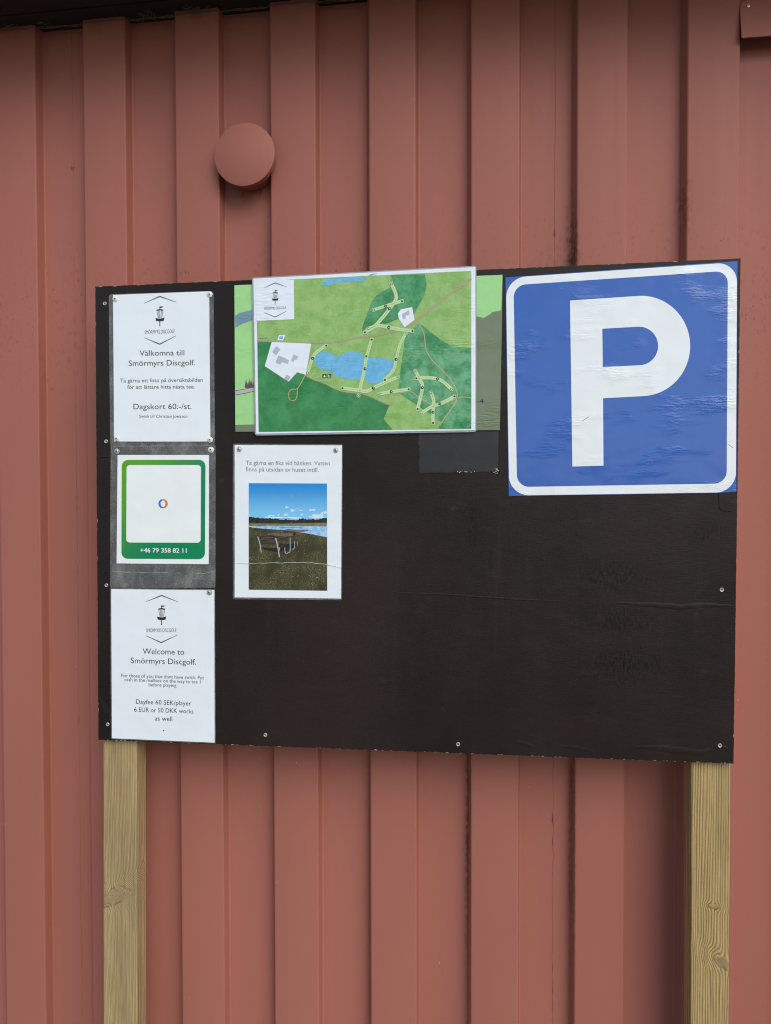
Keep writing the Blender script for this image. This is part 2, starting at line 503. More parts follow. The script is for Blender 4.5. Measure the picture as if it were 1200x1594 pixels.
for dx in (0, W_ - 2 * (pv.x - vx0)):
    MB().lathe([(0.0001, -0.001), (0.0012, -0.0008), (0.0016, -0.0016), (0.0030, -0.0014), (0.0034, 0.001)], (pv.x + dx, -0.003, pv.z), 14).build('rivet', M['zinc'], vent, smooth=True)

# ------------------------------------------------------------------ the notice board on its posts
bt = thing('notice_board', 'wide black plywood notice board on two timber posts', 'notice board', (0.0, 0.0, BZ))
TL, TR, BR, BL = [hit(*p) for p in ((148, 446), (1153, 402), (1142, 1189), (153, 1152))]
def ragged(a, b, n_, amp, inward, chips=0):
    out = []
    for i in range(n_):
        t = i / n_
        p = a.lerp(b, t)
        d = abs(random.gauss(0, amp))
        if chips and random.random() < chips: d += random.uniform(0.0005, 0.0018)
        out.append(p + Vector(inward) * min(d, 0.0035))
    return out
loop = ragged(TL, TR, 240, 0.0005, (0, 0, -1), 0.02) + ragged(TR, BR, 160, 0.0003, (-1, 0, 0), 0.015) + \
       ragged(BR, BL, 420, 0.0004, (0, 0, 1), 0.30) + ragged(BL, TL, 160, 0.0004, (1, 0, 0), 0.03)
film = MB().prism([(p.x, 0.0, p.z) for p in loop], [(p.x, 0.0007, p.z) for p in loop]).build('film_face', M['board'], bt)
def core_material():
    n = N('plywood_edge')
    x = n.sep()
    f = n.ramp(n.noise(1.0, 4, 0.7, (90, 1, 60)), 0.42, 0.56)
    return n.set(Base_Color=n.mix(f, lin((50, 42, 38)), lin((204, 186, 160))), Roughness=0.8)
q = [TL, TR, BR, BL]
cen = (TL + BR) / 2
core = [p + (cen - p).normalized() * 0.0003 for p in q]
MB().prism([(p.x, 0.0009, p.z) for p in core], [(p.x, 0.0122, p.z) for p in core]).build('plywood_core', core_material(), bt)

PY0, PY1 = 0.0126, 0.0576
def post(u0, u1, v0, v1, mt):
    """u0, u1: left and right edge at the photograph's heights v0 and v1."""
    a0, b0 = hit(u0[0], v0, PY0), hit(u1[0], v0, PY0)
    a1, b1 = hit(u0[1], v1, PY0), hit(u1[1], v1, PY0)
    def at(z, e0, e1): return e0.x + (e1.x - e0.x) * (z - e0.z) / (e1.z - e0.z)
    mb = MB(); r = 0.003
    zs = [0.0, 0.3, 0.6, 0.9, 1.2, 1.5, BZ + 0.38]
    rows = []
    for z in zs:
        xa, xb = at(z, a0, a1), at(z, b0, b1)
        rows += [(xa + r, PY0, z), (xb - r, PY0, z), (xb - r * .3, PY0 + r * .3, z), (xb, PY0 + r, z), (xb, PY1 - r, z), (xb - r, PY1, z), (xa + r, PY1, z), (xa, PY1 - r, z), (xa, PY0 + r, z), (xa + r * .3, PY0 + r * .3, z)]
    f = [(j * 10 + i, j * 10 + (i + 1) % 10, (j + 1) * 10 + (i + 1) % 10, (j + 1) * 10 + i) for j in range(len(zs) - 1) for i in range(10)]
    f += [tuple(range(10)), tuple((len(zs) - 1) * 10 + i for i in range(10))]
    return mb.add(rows, f).build('post', mt, bt)
def kn(u, v, rx, rz, tilt):
    p = hit(u, v, PY0); return (p.x, p.z - BZ, rx, rz, tilt)
post((160, 160.5), (212.5, 213), 1160, 1590, wood_material('weathered_pine_knotted', [kn(176, 1396, 0.036, 0.017, 0.42)], 2100.0, (190, 165, 120), (130, 104, 66)))
post((1076, 1075), (1137.8, 1134.5), 1190, 1590, wood_material('weathered_pine', [kn(1111, 1411, 0.010, 0.005, -0.2), kn(1130, 1500, 0.022, 0.012, -0.5)], 1400.0, (194, 166, 114), (120, 94, 54)))

def screw(u, v, y, parent, rad=0.0036, mt='zinc', pan=False, spin=None):
    p = hit(u, v, y)
    a0 = random.random() * 3 if spin is None else spin
    if pan:
        prof = [(rad, 0.0006), (rad, -0.0004), (rad * 0.93, -0.0009), (rad * 0.66, -0.0011), (rad * 0.60, -0.0021), (rad * 0.48, -0.0027), (rad * 0.30, -0.0029), (rad * 0.22, -0.0014), (0.0001, -0.0013)]
        k = rad * 0.30
    else:
        prof = [(rad, 0.0006), (rad, -0.0005), (rad * 0.86, -0.0010), (rad * 0.58, -0.0007), (rad * 0.50, 0.0001), (0.0001, 0.0001)]
        k = rad * 0.52
    s = MB().lathe(prof, p, 20).build('screw', M[mt], parent, smooth=True)
    r = MB()
    yy = -0.00292 if pan else 0.00003
    for a in (a0, a0 + math.pi / 2):
        d = Vector((math.cos(a), 0, math.sin(a))); e = Vector((-math.sin(a), 0, math.cos(a)))
        c = p + Vector((0, yy - (0.00003 if a != a0 else 0), 0))
        w = k * 0.30
        r.add([c - d * k - e * w, c + d * k - e * w, c + d * k + e * w, c - d * k + e * w], [(0, 1, 2, 3)])
    r.build('drive_recess', M['recess'], s)
    return s
for u, v in ((163, 472.5), (165, 687), (165.5, 911), (167.5, 1127.5), (413, 1144), (713, 1158.5), (1120.5, 1160.5), (1123.5, 918)):
    screw(u, v, -0.0002, bt, 0.0037)

def poly(pts, y, fn):
    return [hit(*fn(*p), y) for p in pts]
px = lambda x, y: (x, y)
def zone(ox, oy, s): return lambda x, y: (ox + x / s, oy + y / s)
# ridges where the film has lifted
def ridge(pts, w, h, name='film_crease', mt='board', y=0.0, parent=bt):
    mb = MB(); P = []
    for i in range(len(pts) - 1):
        for t in range(6):
            u = pts[i][0] + (pts[i + 1][0] - pts[i][0]) * t / 6; v = pts[i][1] + (pts[i + 1][1] - pts[i][1]) * t / 6
            P.append(hit(u, v + random.gauss(0, 0.35), y))
    P.append(hit(*pts[-1], y))
    n_ = len(P); V = []
    for i, p in enumerate(P):
        t = (P[min(i + 1, n_ - 1)] - P[max(i - 1, 0)]).normalized()
        e = Vector((-t.z, 0, t.x))
        k = math.sin(math.pi * min(1, (i + 0.3) / n_ * 1.02)) ** 0.5 if i < n_ - 1 else 0.1
        V += [p + e * w * k + Vector((0, 0.0003, 0)), p + e * w * 0.4 * k - Vector((0, h * 0.8 * k, 0)), p - Vector((0, h * k, 0)), p - e * w * 0.5 * k - Vector((0, h * 0.6 * k, 0)), p - e * w * k + Vector((0, 0.0003, 0))]
    mb.add(V, [(i * 5 + j, i * 5 + j + 1, i * 5 + 6 + j, i * 5 + 5 + j) for i in range(n_ - 1) for j in range(4)])
    return mb.build(name, M[mt], parent, smooth=True)
ridge([(610, 922), (700, 926), (790, 932), (880, 936)], 0.003, 0.0003)
ridge([(955, 938), (1010, 941), (1060, 945), (1100, 942), (1141, 943)], 0.007, 0.0007)
ridge([(1108, 1145), (1113, 1155), (1118, 1160)], 0.0012, 0.0006)
ridge([(1124, 1161), (1131, 1164), (1133, 1172)], 0.0022, 0.0008)
ridge([(985, 1162), (1040, 1166), (1090, 1172), (1112, 1166)], 0.009, 0.0006)
ridge([(870, 1162), (900, 1164), (925, 1170)], 0.006, 0.0004)
ridge([(800, 1154), (812, 1156), (830, 1162)], 0.006, 0.0004)
ridge([(152, 716), (160, 711), (172, 711)], 0.002, 0.0009)
# patches of black tape
def rough_patch(pts, y, n_=14, amp=0.5):
    out = []
    for i in range(len(pts)):
        a, b = pts[i], pts[(i + 1) % len(pts)]
        for t in range(n_):
            out.append((a[0] + (b[0] - a[0]) * t / n_ + random.gauss(0, amp), a[1] + (b[1] - a[1]) * t / n_ + random.gauss(0, amp)))
    return [hit(u, v, y) for u, v in out]
def slab(pts, y, th):
    return MB().prism(pts, [Vector((p[0], y + th, p[2])) for p in pts])
slab(rough_patch([(651.5, 672), (776, 671.5), (775, 733.5), (740, 735), (652, 735.5)], -0.0005), -0.0005, 0.0008).build('tape_patch', M['tape'], bt)
slab(rough_patch([(1119, 767), (1147, 765), (1146, 794), (1138, 796), (1125, 795), (1120, 790)], -0.0012, 6, 0.4), -0.0012, 0.0012).build('tape_patch', M['board'], bt)
slab(rough_patch([(152, 714), (171, 712), (171, 890), (154, 890)], -0.0004, 14, 0.4), -0.0004, 0.0006).build('tape_patch', M['board'], bt)
for pts in ([(337, 970), (340, 968), (340.5, 995), (337, 998)], [(337, 1018), (341, 1022), (340.5, 1028), (337, 1026)], [(337, 1078), (342, 1075), (342.5, 1100), (337, 1103)],
            [(338, 1112), (344, 1105), (344.5, 1116), (338, 1119)], [(341, 1139), (348, 1131), (348, 1142), (342, 1142)], [(154, 1085), (163, 1090), (171, 1102), (171, 1113), (160, 1108)],
            [(158, 888), (166, 888), (166, 891), (162, 891), (161, 896), (159, 895)], [(652.5, 688), (653.3, 720), (652.6, 735), (651.9, 734)], [(664, 734.5), (700, 735.5), (662, 736.5)]):
    MB().flat([hit(u, v, -0.0013) for u, v in pts]).build('film_tear', M['scrap'], bt)
crumbs = MB()
for q in range(26):
    u, v = (random.gauss(773, 2.2), random.gauss(732, 2.4)) if q < 16 else (random.uniform(712, 740), random.gauss(734.5, 0.6))
    p = hit(u, v, -0.0008); r = random.uniform(0.0004, 0.0009)
    crumbs.box(p.x - r, p.x + r, p.y - r * .5, p.y + r * .5, p.z - r, p.z + r)
cr = crumbs.build('grit', M['zinc'], bt); cr['kind'] = 'stuff'

# ------------------------------------------------------------------ sheets, lettering, prints
DG = bpy.context.evaluated_depsgraph_get
def text_mesh(s, bold=0.0):
    cu = bpy.data.curves.new('t', 'FONT')
    cu.body = s; cu.size = 1.0; cu.offset = bold; cu.resolution_u = 3
    ob = bpy.data.objects.new('t', cu)
    COL.objects.link(ob)
    bpy.context.view_layer.update()
    me = bpy.data.meshes.new_from_object(ob.evaluated_get(DG()))
    v = [(p.co.x, p.co.y) for p in me.vertices]; f = [tuple(p.vertices) for p in me.polygons]
    bpy.data.meshes.remove(me); bpy.data.objects.remove(ob); bpy.data.curves.remove(cu)
    return v, f
_cv, _ = text_mesh('H')
CAP_H = max(p[1] for p in _cv)

def letter(s, x0, x1, yl, yr, cap, y, fn, parent, mt='ink', bold=0.0, name='lettering'):
    """One line of print: x0..x1 and the baseline yl..yr in the zone's units, cap height likewise."""
    v, f = text_mesh(s, bold)
    a, b = min(p[0] for p in v), max(p[0] for p in v)
    P = []
    for tx, ty in v:
        t = (tx - a) / (b - a)
        P.append(hit(*fn(x0 + (x1 - x0) * t, yl + (yr - yl) * t - ty / CAP_H * cap), y))
    return MB().add(P, f).build(name, M[mt], parent)

def strip(pts, w, w1=None):
    """Outline of a line of width w (tapering to w1) through the points."""
    n_ = len(pts); L, R = [], []
    for i in range(n_):
        a, b = Vector(pts[max(i - 1, 0)]), Vector(pts[min(i + 1, n_ - 1)])
        t = (b - a).normalized(); e = Vector((-t.y, t.x))
        ww = (w if w1 is None else w + (w1 - w) * i / (n_ - 1)) / 2
        p = Vector(pts[i]); L.append(tuple(p + e * ww)); R.append(tuple(p - e * ww))
    return L, R
def add_strip(mb, pts, w, y, fn, w1=None):
    L, R = strip(pts, w, w1)
    V = [hit(*fn(*p), y) for p in L] + [hit(*fn(*p), y) for p in R]
    n_ = len(L)
    mb.add(V, [(i, i + 1, n_ + i + 1, n_ + i) for i in range(n_ - 1)])
def smooth_line(pts, k=5):
    out = []
    for i in range(len(pts) - 1):
        p0, p1, p2, p3 = (Vector(pts[max(0, min(len(pts) - 1, j))]) for j in (i - 1, i, i + 1, i + 2))
        for s_ in range(k):
            t = s_ / k
            out.append(tuple(0.5 * ((2 * p1) + (p2 - p0) * t + (2 * p0 - 5 * p1 + 4 * p2 - p3) * t * t + (3 * p1 - p0 - 3 * p2 + p3) * t ** 3)))
    out.append(tuple(pts[-1]))
    return out
def smooth_loop(pts, k=4):
    n_ = len(pts); out = []
    for i in range(n_):
        p0, p1, p2, p3 = (Vector(pts[(i + j) % n_]) for j in (-1, 0, 1, 2))
        for s_ in range(k):
            t = s_ / k
            out.append(tuple(0.5 * ((2 * p1) + (p2 - p0) * t + (2 * p0 - 5 * p1 + 4 * p2 - p3) * t * t + (3 * p1 - p0 - 3 * p2 + p3) * t ** 3)))
    return out
def rounded(q, r, seg=8):
    out = []
    for i in range(len(q)):
        a, b, c = (Vector(q[(i + j) % len(q)]) for j in (-1, 0, 1))
        p, s_ = b + (a - b).normalized() * r, b + (c - b).normalized() * r
        c1, c2 = p.lerp(b, 0.552), s_.lerp(b, 0.552)
        for k in range(seg + 1):
            t = k / seg
            out.append(tuple((1 - t) ** 3 * p + 3 * t * (1 - t) ** 2 * c1 + 3 * t * t * (1 - t) * c2 + t ** 3 * s_))
    return out
def disc(cx, cy, r, seg=14):
    return [(cx + r * math.cos(2 * math.pi * k / seg), cy + r * math.sin(2 * math.pi * k / seg)) for k in range(seg)]
def wobble(q, n_=10, amp=0.25):
    out = []
    for i in range(len(q)):
        a, b = Vector(q[i]), Vector(q[(i + 1) % len(q)])
        e = (b - a).normalized(); e = Vector((-e.y, e.x)); s_ = random.uniform(-amp, amp)
        for t in range(n_):
            out.append(tuple(a.lerp(b, t / n_) + e * s_ * math.sin(math.pi * t / n_)))
    return out
def root_at(u, v, name, label, cat, group=None):
    return thing(name, label, cat, hit(u, v, 0.0), group)
def sheet(name, q, y, th, mt, parent, fn=px, r=0.0, amp=0.3):
    pts = rounded(q, r) if r else wobble(q, 8, amp)
    f = [hit(*fn(*p), y) for p in pts]
    return slab(f, y, th).build(name, M[mt], parent)
def frame_part(name, outer, inner, y, mt, parent, fn=px):
    return MB().flat([hit(*fn(*p), y) for p in outer], [hit(*fn(*p), y) for p in inner]).build(name, M[mt], parent)

def emblem(top, bottom, half, y, parent, skew=0.0):
    """Basket, flag, two chevrons and the club's name; laid out in the units of a 1063 x 1594 enlargement."""
    k = (bottom[1] - top[1]) / (1445 - 100); kx = half / 447.0
    def fn(x, y_): return (top[0] + (x - 505) * kx + (bottom[0] - top[0]) * (y_ - 100) / 1345, top[1] + (y_ - 100) * k + skew * (x - 505) * kx)
    for a, b, c_, s_ in (((75, 292), (505, 110), (965, 280), 1), ((75, 1240), (505, 1432), (955, 1208), -1)):
        ch = MB()
        for e in (a, c_):
            add_strip(ch, [b, ((b[0] + e[0]) / 2, (b[1] + e[1]) / 2), e], 30, y, fn, 10)
        ch.build('chevron', M['ink'], parent)
    bk = MB()
    for pts in ([(507, 388), (618, 393), (525, 442)], [(388, 700), (402, 785), (455, 797), (510, 801), (570, 797), (622, 785), (636, 690), (580, 712), (520, 722), (450, 718)], [(412, 480), (470, 465), (550, 465), (607, 478), (600, 515), (550, 500), (470, 500), (424, 515)]):
        bk.flat([hit(*fn(*p), y) for p in pts])
    add_strip(bk, [(505, 385), (508, 470)], 18, y, fn)
    add_strip(bk, [(509, 800), (509, 940)], 24, y, fn)
    bk.build('basket_emblem', M['ink'], parent)['kind'] = 'stuff'
    cg = MB()
    for a, b in (((432, 515), (470, 705)), ((470, 500), (490, 700)), ((508, 500), (510, 715)), ((552, 500), (540, 700)), ((594, 515), (562, 705))):
        add_strip(cg, [a, b], 15, y, fn)
    cg.build('basket_chains', M['ink_grey'], parent)['kind'] = 'stuff'
    letter('SM\u00d6RMYRS DISCGOLF', 90, 920, 1146, 1132, 104, y, fn, parent, 'ink', -0.004)

# --- parking sign
Zs = zone(760, 390, 1200 / 440)
M['blue'] = printed('blue_sign_film', (52, 97, 176), 0.05, 8, None, 0.17, 0.22, True)
M['sign_white'] = printed('white_sign_film', (232, 236, 236), 0.02, 12, None, 0.22, 0.25, True)
sg = root_at(966, 769, 'parking_sign', 'square blue parking sign with white letter P and rounded white border', 'sign')
sheet('sign_face', [(73, 114), (1058, 45), (1053, 1027), (87, 1042)], -0.0010, 0.0009, 'blue', sg, Zs, 0, 1.0)
frame_part('border', rounded([(75, 116), (1056, 49), (1051, 1026), (89, 1040)], 84, 12), rounded([(107, 147), (1017, 86), (1012, 989), (122, 1004)], 52, 12), -0.0012, 'sign_white', sg, Zs)
arc = lambda cx, cy, rx, ry, a0, a1, n_: [(cx + rx * math.cos(math.radians(a0 + (a1 - a0) * k / n_)), cy + ry * math.sin(math.radians(a0 + (a1 - a0) * k / n_))) for k in range(n_ + 1)]
outer = [(347, 212), (500, 202)] + arc(650, 405, 207, 213, -92, 88, 40) + [(487, 627), (489, 913), (357, 917), (352, 560)]
inner = [(484, 332)] + arc(640, 405, 81, 82, -90, 90, 24) + [(486, 495)]
frame_part('letter_p', outer, inner, -0.0012, 'sign_white', sg, Zs)
for a, b in (((398, 724), (428, 705)), ((1018, 822), (1040, 838)), ((690, 880), (700, 908))):
    sc = MB(); add_strip(sc, [a, b], 2.0, -0.0013, Zs); sc.build('scratch', M['ink_grey'], sg)

# --- old map sheet underneath and the laminated course map on top of it
ZA, ZB, ZC, ZD, ZE, ZG = zone(350, 400, 4.8), zone(560, 400, 5.0), zone(560, 420, 10), zone(560, 530, 10), zone(470, 520, 10), zone(390, 410, 10)
def mp(name, rgb, rgb2=None, vs=40): M[name] = printed(name, rgb, 0.07, vs, rgb2, 0.22, 0.25, True)
mp('old_olive', (114, 126, 98)); mp('old_light', (160, 214, 138)); mp('old_river', (118, 146, 164)); mp('old_road', (176, 176, 170)); mp('old_bush', (92, 72, 58))
om = root_at(572, 672, 'old_map_sheet', 'faded olive and light green map sheet half hidden behind the laminated course map', 'map')
Y = -0.0016
sheet('sheet', [(364.6, 443.8), (782.4, 427.6), (778, 669.5), (366.4, 672)], Y, 0.0010, 'old_olive', om, px, 0, 0.4)
MB().flat(poly([(364.9, 444.2), (782.1, 428), (780.1, 483), (766, 486), (763, 489), (753, 495), (741, 492.5), (700, 500), (600, 655), (366.2, 661.5)], Y - 1e-4, px)).build('map_field', M['old_light'], om)
MB().flat(poly([(76, 440), (110, 418), (215, 393), (260, 390), (260, 460), (215, 468), (130, 500), (78, 530)], Y - 2e-4, ZA)).build('map_river', M['old_river'], om)
r_ = MB(); add_strip(r_, [(78, 1016), (150, 1003), (215, 988), (300, 975)], 36, Y - 2e-4, ZA); r_.build('road_edge', M['ink'], om)
r_ = MB(); add_strip(r_, [(78, 1016), (150, 1003), (215, 988), (300, 975)], 28, Y - 3e-4, ZA); r_.build('map_road', M['old_road'], om)
r_ = MB()
for k in range(14):
    x = 152 + k * 4.6
    r_.flat(poly([(x - 4, 978), (x + 5, 976), (x + random.uniform(-3, 5), 900 + random.uniform(-10, 34))], Y - 4e-4 - k * 2e-6, ZA))
r_.build('map_bush', M['old_bush'], om)['kind'] = 'stuff'
letter('-4', 908, 964, 1140, 1138, 34, Y - 3e-4, ZB, om)

mpn = root_at(570, 677, 'course_map', 'laminated disc golf course map with blue lake, overlapping the top edge of the board', 'map')
Y = -0.0055
mp('map_white', (230, 236, 244)); mp('map_meadow', (130, 174, 88), (154, 192, 114), 42); mp('map_forest_dark', (38, 122, 62), (62, 142, 82), 34); mp('map_forest_mid', (46, 130, 72), (112, 176, 130), 26)
mp('map_lake', (96, 172, 214), (118, 186, 222), 60); mp('map_road', (168, 160, 116)); mp('map_trail', (186, 172, 122)); mp('map_fairway', (192, 220, 158)); mp('map_building', (178, 184, 194)); mp('map_forest_top', (46, 128, 70), (92, 162, 108), 36)
mp('map_icon', (84, 150, 208)); mp('map_pale', (206, 226, 206))
sheet('laminate_pouch', [(392, 432), (741.5, 413.5), (741.5, 672.5), (396.5, 678)], Y + 0.0006, 0.0004, 'film_edge', mpn, px, 4)
sheet('paper', [(394.3, 433.8), (739.8, 415.6), (739.8, 669.6), (398.6, 675.2)], Y, 0.0005, 'map_white', mpn)
lay = lambda k: Y - 1e-4 * k
def region(name, mt, k, *loops_fn):
    for i, (pts, fn) in enumerate(loops_fn): MB().flat(poly(pts, lay(k) - 1e-6 * i, fn)).build(name, M[mt], mpn)
TLp, TRp, BRp, BLp = ZA(236, 172), ZB(868, 108), ZB(868, 1338), ZA(252, 1308)
region('meadow', 'map_meadow', 1, ([(398.8, 437.5), TRp, BRp, BLp], px))
to = lambda pts, fn: [fn(*p) for p in pts]
dark = to([(243, 632), (345, 636), (600, 882), (740, 948), (870, 1007), (1040, 1030)], ZA) + to([(80, 1090), (230, 1155), (185, 1260), (255, 1346)], ZB) + [BLp]
region('forest', 'map_forest_dark', 2, (dark, px))
region('forest', 'map_forest_top', 2, (smooth_line([(480, 86), (520, 190), (470, 275), (330, 350), (210, 460), (100, 720), (30, 950), (120, 900), (250, 860), (330, 840), (430, 835), (600, 770), (780, 800), (870, 640), (1000, 400), (1040, 220), (1008, 66)], 4), ZC))
rf = [(355, 600)] + smooth_line([(460, 520), (500, 540), (560, 590), (640, 650), (720, 690), (800, 705), (868, 707)], 3) + [(868, 1338), (605, 1338), (635, 1290), (560, 1230), (440, 1150), (320, 1070), (300, 1010), (310, 920), (340, 720)]
region('forest', 'map_forest_mid', 2, (rf, ZB))
lake = to([(668, 780), (690, 730), (740, 706), (800, 725), (850, 745), (900, 715), (960, 706), (1020, 725), (1050, 752)], ZA) + to([(60, 783), (200, 790), (252, 806), (268, 840), (250, 880), (200, 920), (180, 968), (120, 985), (60, 975)], ZB) + to([(1060, 915), (900, 910), (830, 885), (790, 850), (730, 845), (690, 820)], ZA)
region('lake', 'map_lake', 3, (smooth_loop(lake, 4), px), (to([(725, 210), (745, 168), (900, 158), (1050, 150)], ZA) + to([(90, 131), (140, 128), (60, 152)], ZB) + to([(1030, 183), (880, 187), (760, 212)], ZA), px))
road = to([(242, 626), (400, 632), (640, 640), (830, 635), (960, 607), (1100, 587)], ZA) + to([(150, 605), (300, 572), (420, 505), (520, 430), (650, 325), (780, 232), (866, 170)], ZB)
rd = MB(); add_strip(rd, smooth_line(road), 2.4, lay(4), px, 4.2); rd.build('road', M['map_road'], mpn)
rd = MB(); add_strip(rd, smooth_line(to([(645, 650), (625, 770), (600, 880), (740, 943), (870, 1001), (1040, 1024)], ZA) + to([(80, 1083), (232, 1148), (275, 1075), (300, 1060), (390, 1045)], ZB)), 1.9, lay(4) - 2e-6, px)
rd.build('road', M['map_road'], mpn)
for pts, fn, w in (([(462, 525), (500, 600), (515, 720), (560, 800), (640, 880), (710, 960), (755, 1050), (750, 1120), (700, 1200), (620, 1310)], ZB, 7), ([(868, 1095), (790, 1090), (740, 1105), (640, 1150), (560, 1146), (490, 1110), (395, 1045)], ZB, 7),
                   ([(600, 882), (570, 940), (540, 985), (500, 990), (475, 1020), (485, 1065), (520, 1072), (538, 1040), (540, 985)], ZA, 6)):
    tr = MB(); add_strip(tr, smooth_line(pts), w, lay(5), fn); tr.build('trail', M['map_trail'], mpn)
region('parcel', 'map_white', 5, ([(350, 635), (645, 648), (605, 880), (540, 862), (475, 932), (298, 815)], ZA), ([(640, 615), (815, 580), (852, 780), (695, 895), (605, 755), (594, 680)], ZC), ([(445, 1115), (540, 1118), (502, 1199), (415, 1196)], ZG))
region('logo_panel', 'map_white', 5, ([(233, 166), (515, 172), (518, 465), (234, 478)], ZA))
region('map_building', 'map_building', 6, ([(385, 665), (415, 690), (382, 735), (352, 710)], ZA), ([(400, 735), (480, 770), (470, 800), (430, 785), (410, 803), (378, 788)], ZA), ([(512, 728), (547, 742), (535, 770), (522, 765), (512, 788), (494, 775)], ZA), ([(460, 878), (490, 895), (472, 930), (443, 910)], ZA), ([(655, 685), (700, 665), (765, 630), (775, 695), (710, 715), (715, 755), (670, 770)], ZC))
fairways = [
    (to([(618, 868), (655, 755), (690, 708), (760, 660)], ZA), 5.0), (to([(620, 840), (890, 878), (1000, 892)], ZE) + to([(210, 740), (400, 650), (605, 563)], ZD), 5.4),
    (to([(1085, 75), (1040, 230), (990, 420), (975, 540), (890, 900)], ZE), 5.0), (to([(360, 592), (310, 690), (283, 800), (262, 880), (192, 957)], ZB), 4.6), (to([(840, 955), (640, 930), (450, 897), (290, 870), (130, 915)], ZC), 5.4),
    (to([(70, 975), (220, 885), (340, 760), (460, 610), (568, 430), (490, 215)], ZC), 5.4), (to([(680, 478), (400, 565), (210, 625)], ZC), 5.0), (to([(295, 830), (490, 798), (785, 757)], ZD), 5.2),
    (to([(428, 880), (470, 960), (488, 1015), (448, 1190)], ZB), 5.2), (to([(432, 943), (605, 948), (720, 1034)], ZB), 5.2), (to([(474, 1218), (560, 1165), (625, 1143), (745, 1082)], ZB), 5.2), (to([(550, 1048), (575, 1120), (570, 1205), (570, 1300)], ZB), 5.2)]
dl = MB()
for i, (p, w) in enumerate(fairways):
    s_ = smooth_line(p, 4)
    fw = MB(); add_strip(fw, s_, w, lay(7) - i * 3e-6, px); fw.build('fairway', M['map_fairway'], mpn)
    for k in range(0, len(s_) - 1):
        a, b = Vector(s_[k]), Vector(s_[k + 1]); n_ = max(1, int((b - a).length / 2.4))
        for t in range(n_):
            add_strip(dl, [tuple(a.lerp(b, t / n_)), tuple(a.lerp(b, (t + 0.55) / n_))], 0.55, lay(8), px)
dl.build('throw_line', M['ink_grey'], mpn)['kind'] = 'stuff'
ends = to([(618, 866)], ZA) + to([(595, 566), (300, 832)], ZD) + to([(880, 958)], ZE) + to([(360, 592), (430, 887), (713, 1030), (478, 1213), (552, 1055)], ZB) + to([(130, 915), (490, 220), (215, 625)], ZC)
mids = to([(655, 757)], ZA) + to([(1110, 842), (980, 540)], ZE) + to([(210, 740), (490, 797)], ZD) + to([(283, 797), (487, 1017), (605, 948), (623, 1143), (570, 1208)], ZB) + to([(450, 897), (460, 606), (400, 565)], ZC)
tees = to([(758, 662)], ZA) + to([(630, 843), (1085, 87), (1000, 345)], ZE) + to([(195, 957), (440, 945), (450, 1183), (737, 1085), (570, 1292)], ZB) + to([(820, 953), (80, 972), (655, 487)], ZC) + to([(760, 760)], ZD)
halo, mk, mw = MB(), MB(), MB()
for p in ends: halo.flat(poly(disc(*p, 3.0), lay(9), px)); mk.flat(poly(disc(*p, 2.1), lay(10), px)); mw.flat(poly(disc(p[0], p[1], 1.3, 10), lay(11), px))
for p in mids: mk.flat(poly(disc(*p, 2.3), lay(10), px)); mw.flat(poly(disc(p[0] + 0.3, p[1], 0.8, 8), lay(11), px))
for p in tees:
    s_ = 2.7; halo.flat(poly([(p[0] - s_, p[1] - s_), (p[0] + s_, p[1] - s_), (p[0] + s_, p[1] + s_), (p[0] - s_, p[1] + s_)], lay(9), px))
    s_ = 1.45; mk.flat(poly([(p[0] - s_, p[1] - s_), (p[0] + s_, p[1] - s_), (p[0] + s_, p[1] + s_), (p[0] - s_, p[1] + s_)], lay(10), px))
for x in (320, 395): mk.flat(poly([(x, 620), (x + 60, 620), (x + 60, 682), (x, 682)], lay(10), ZE))
mw.flat(poly([(352, 630), (374, 672), (330, 672)], lay(11), ZE)); 
add_strip(mw, [(408, 628), (410, 674), (436, 672), (438, 652), (412, 650)], 9, lay(11), ZE)
halo.build('marker_halo', M['map_fairway'], mpn)['kind'] = 'stuff'; mk.build('marker', M['ink'], mpn)['kind'] = 'stuff'
for a in ((450, 1135, 500, 1178),): region('parking_icon', 'map_icon', 7, ([(a[0], a[1]), (a[2], a[1]), (a[2], a[3]), (a[0], a[3])], ZG))
letter('P', 466, 488, 1171, 1171, 30, lay(8), ZG, mpn, 'map_white')
mw.build('marker_centre', M['map_pale'], mpn)['kind'] = 'stuff'
r_ = MB()
for k, (a, b) in enumerate(((118, 132), (142, 160), (166, 178), (184, 192), (200, 212), (222, 232), (238, 250), (258, 274))):
    add_strip(r_, [(a, 1167 + (k % 2) * 3), (b, 1169 - (k % 3) * 2)], 11, lay(8), ZG)
r_.build('faint_caption', M['ink_grey'], mpn)['kind'] = 'stuff'
emblem((428, 440), (428.2, 494), 18.2, lay(7), mpn, -0.03)

# --- the three sheets in the left column
Z1 = zone(140, 430, 1200 / 230)
w1 = root_at(251, 690, 'welcome_notice', 'white laminated Swedish welcome notice reading Dagskort 60, topmost in the left column', 'notice')
sheet('laminate_pouch', [(152, 146), (1004, 119), (1015, 1380), (164, 1388)], -0.0016, 0.0003, 'film', w1, Z1, 26)
sheet('paper', [(186, 152), (968, 122), (978, 1342), (195, 1342)], -0.0024, 0.0004, 'paper', w1, Z1, 0, 1.2)
y = -0.0026
letter('V\u00e4lkomna till', 402, 766, 646, 642, 44, y, Z1, w1)
letter('Sm\u00f6rmyrs Discgolf.', 315, 852, 728, 723, 44, y, Z1, w1)
letter('Ta g\u00e4rna ett foto p\u00e5 \u00f6versiktsbilden', 245, 915, 863, 857, 31, y, Z1, w1)
letter('f\u00f6r att l\u00e4ttare hitta n\u00e4sta tee.', 303, 851, 915, 911, 31, y, Z1, w1)
letter('Dagskort 60:-/st.', 353, 824, 1080, 1078, 44, y, Z1, w1)
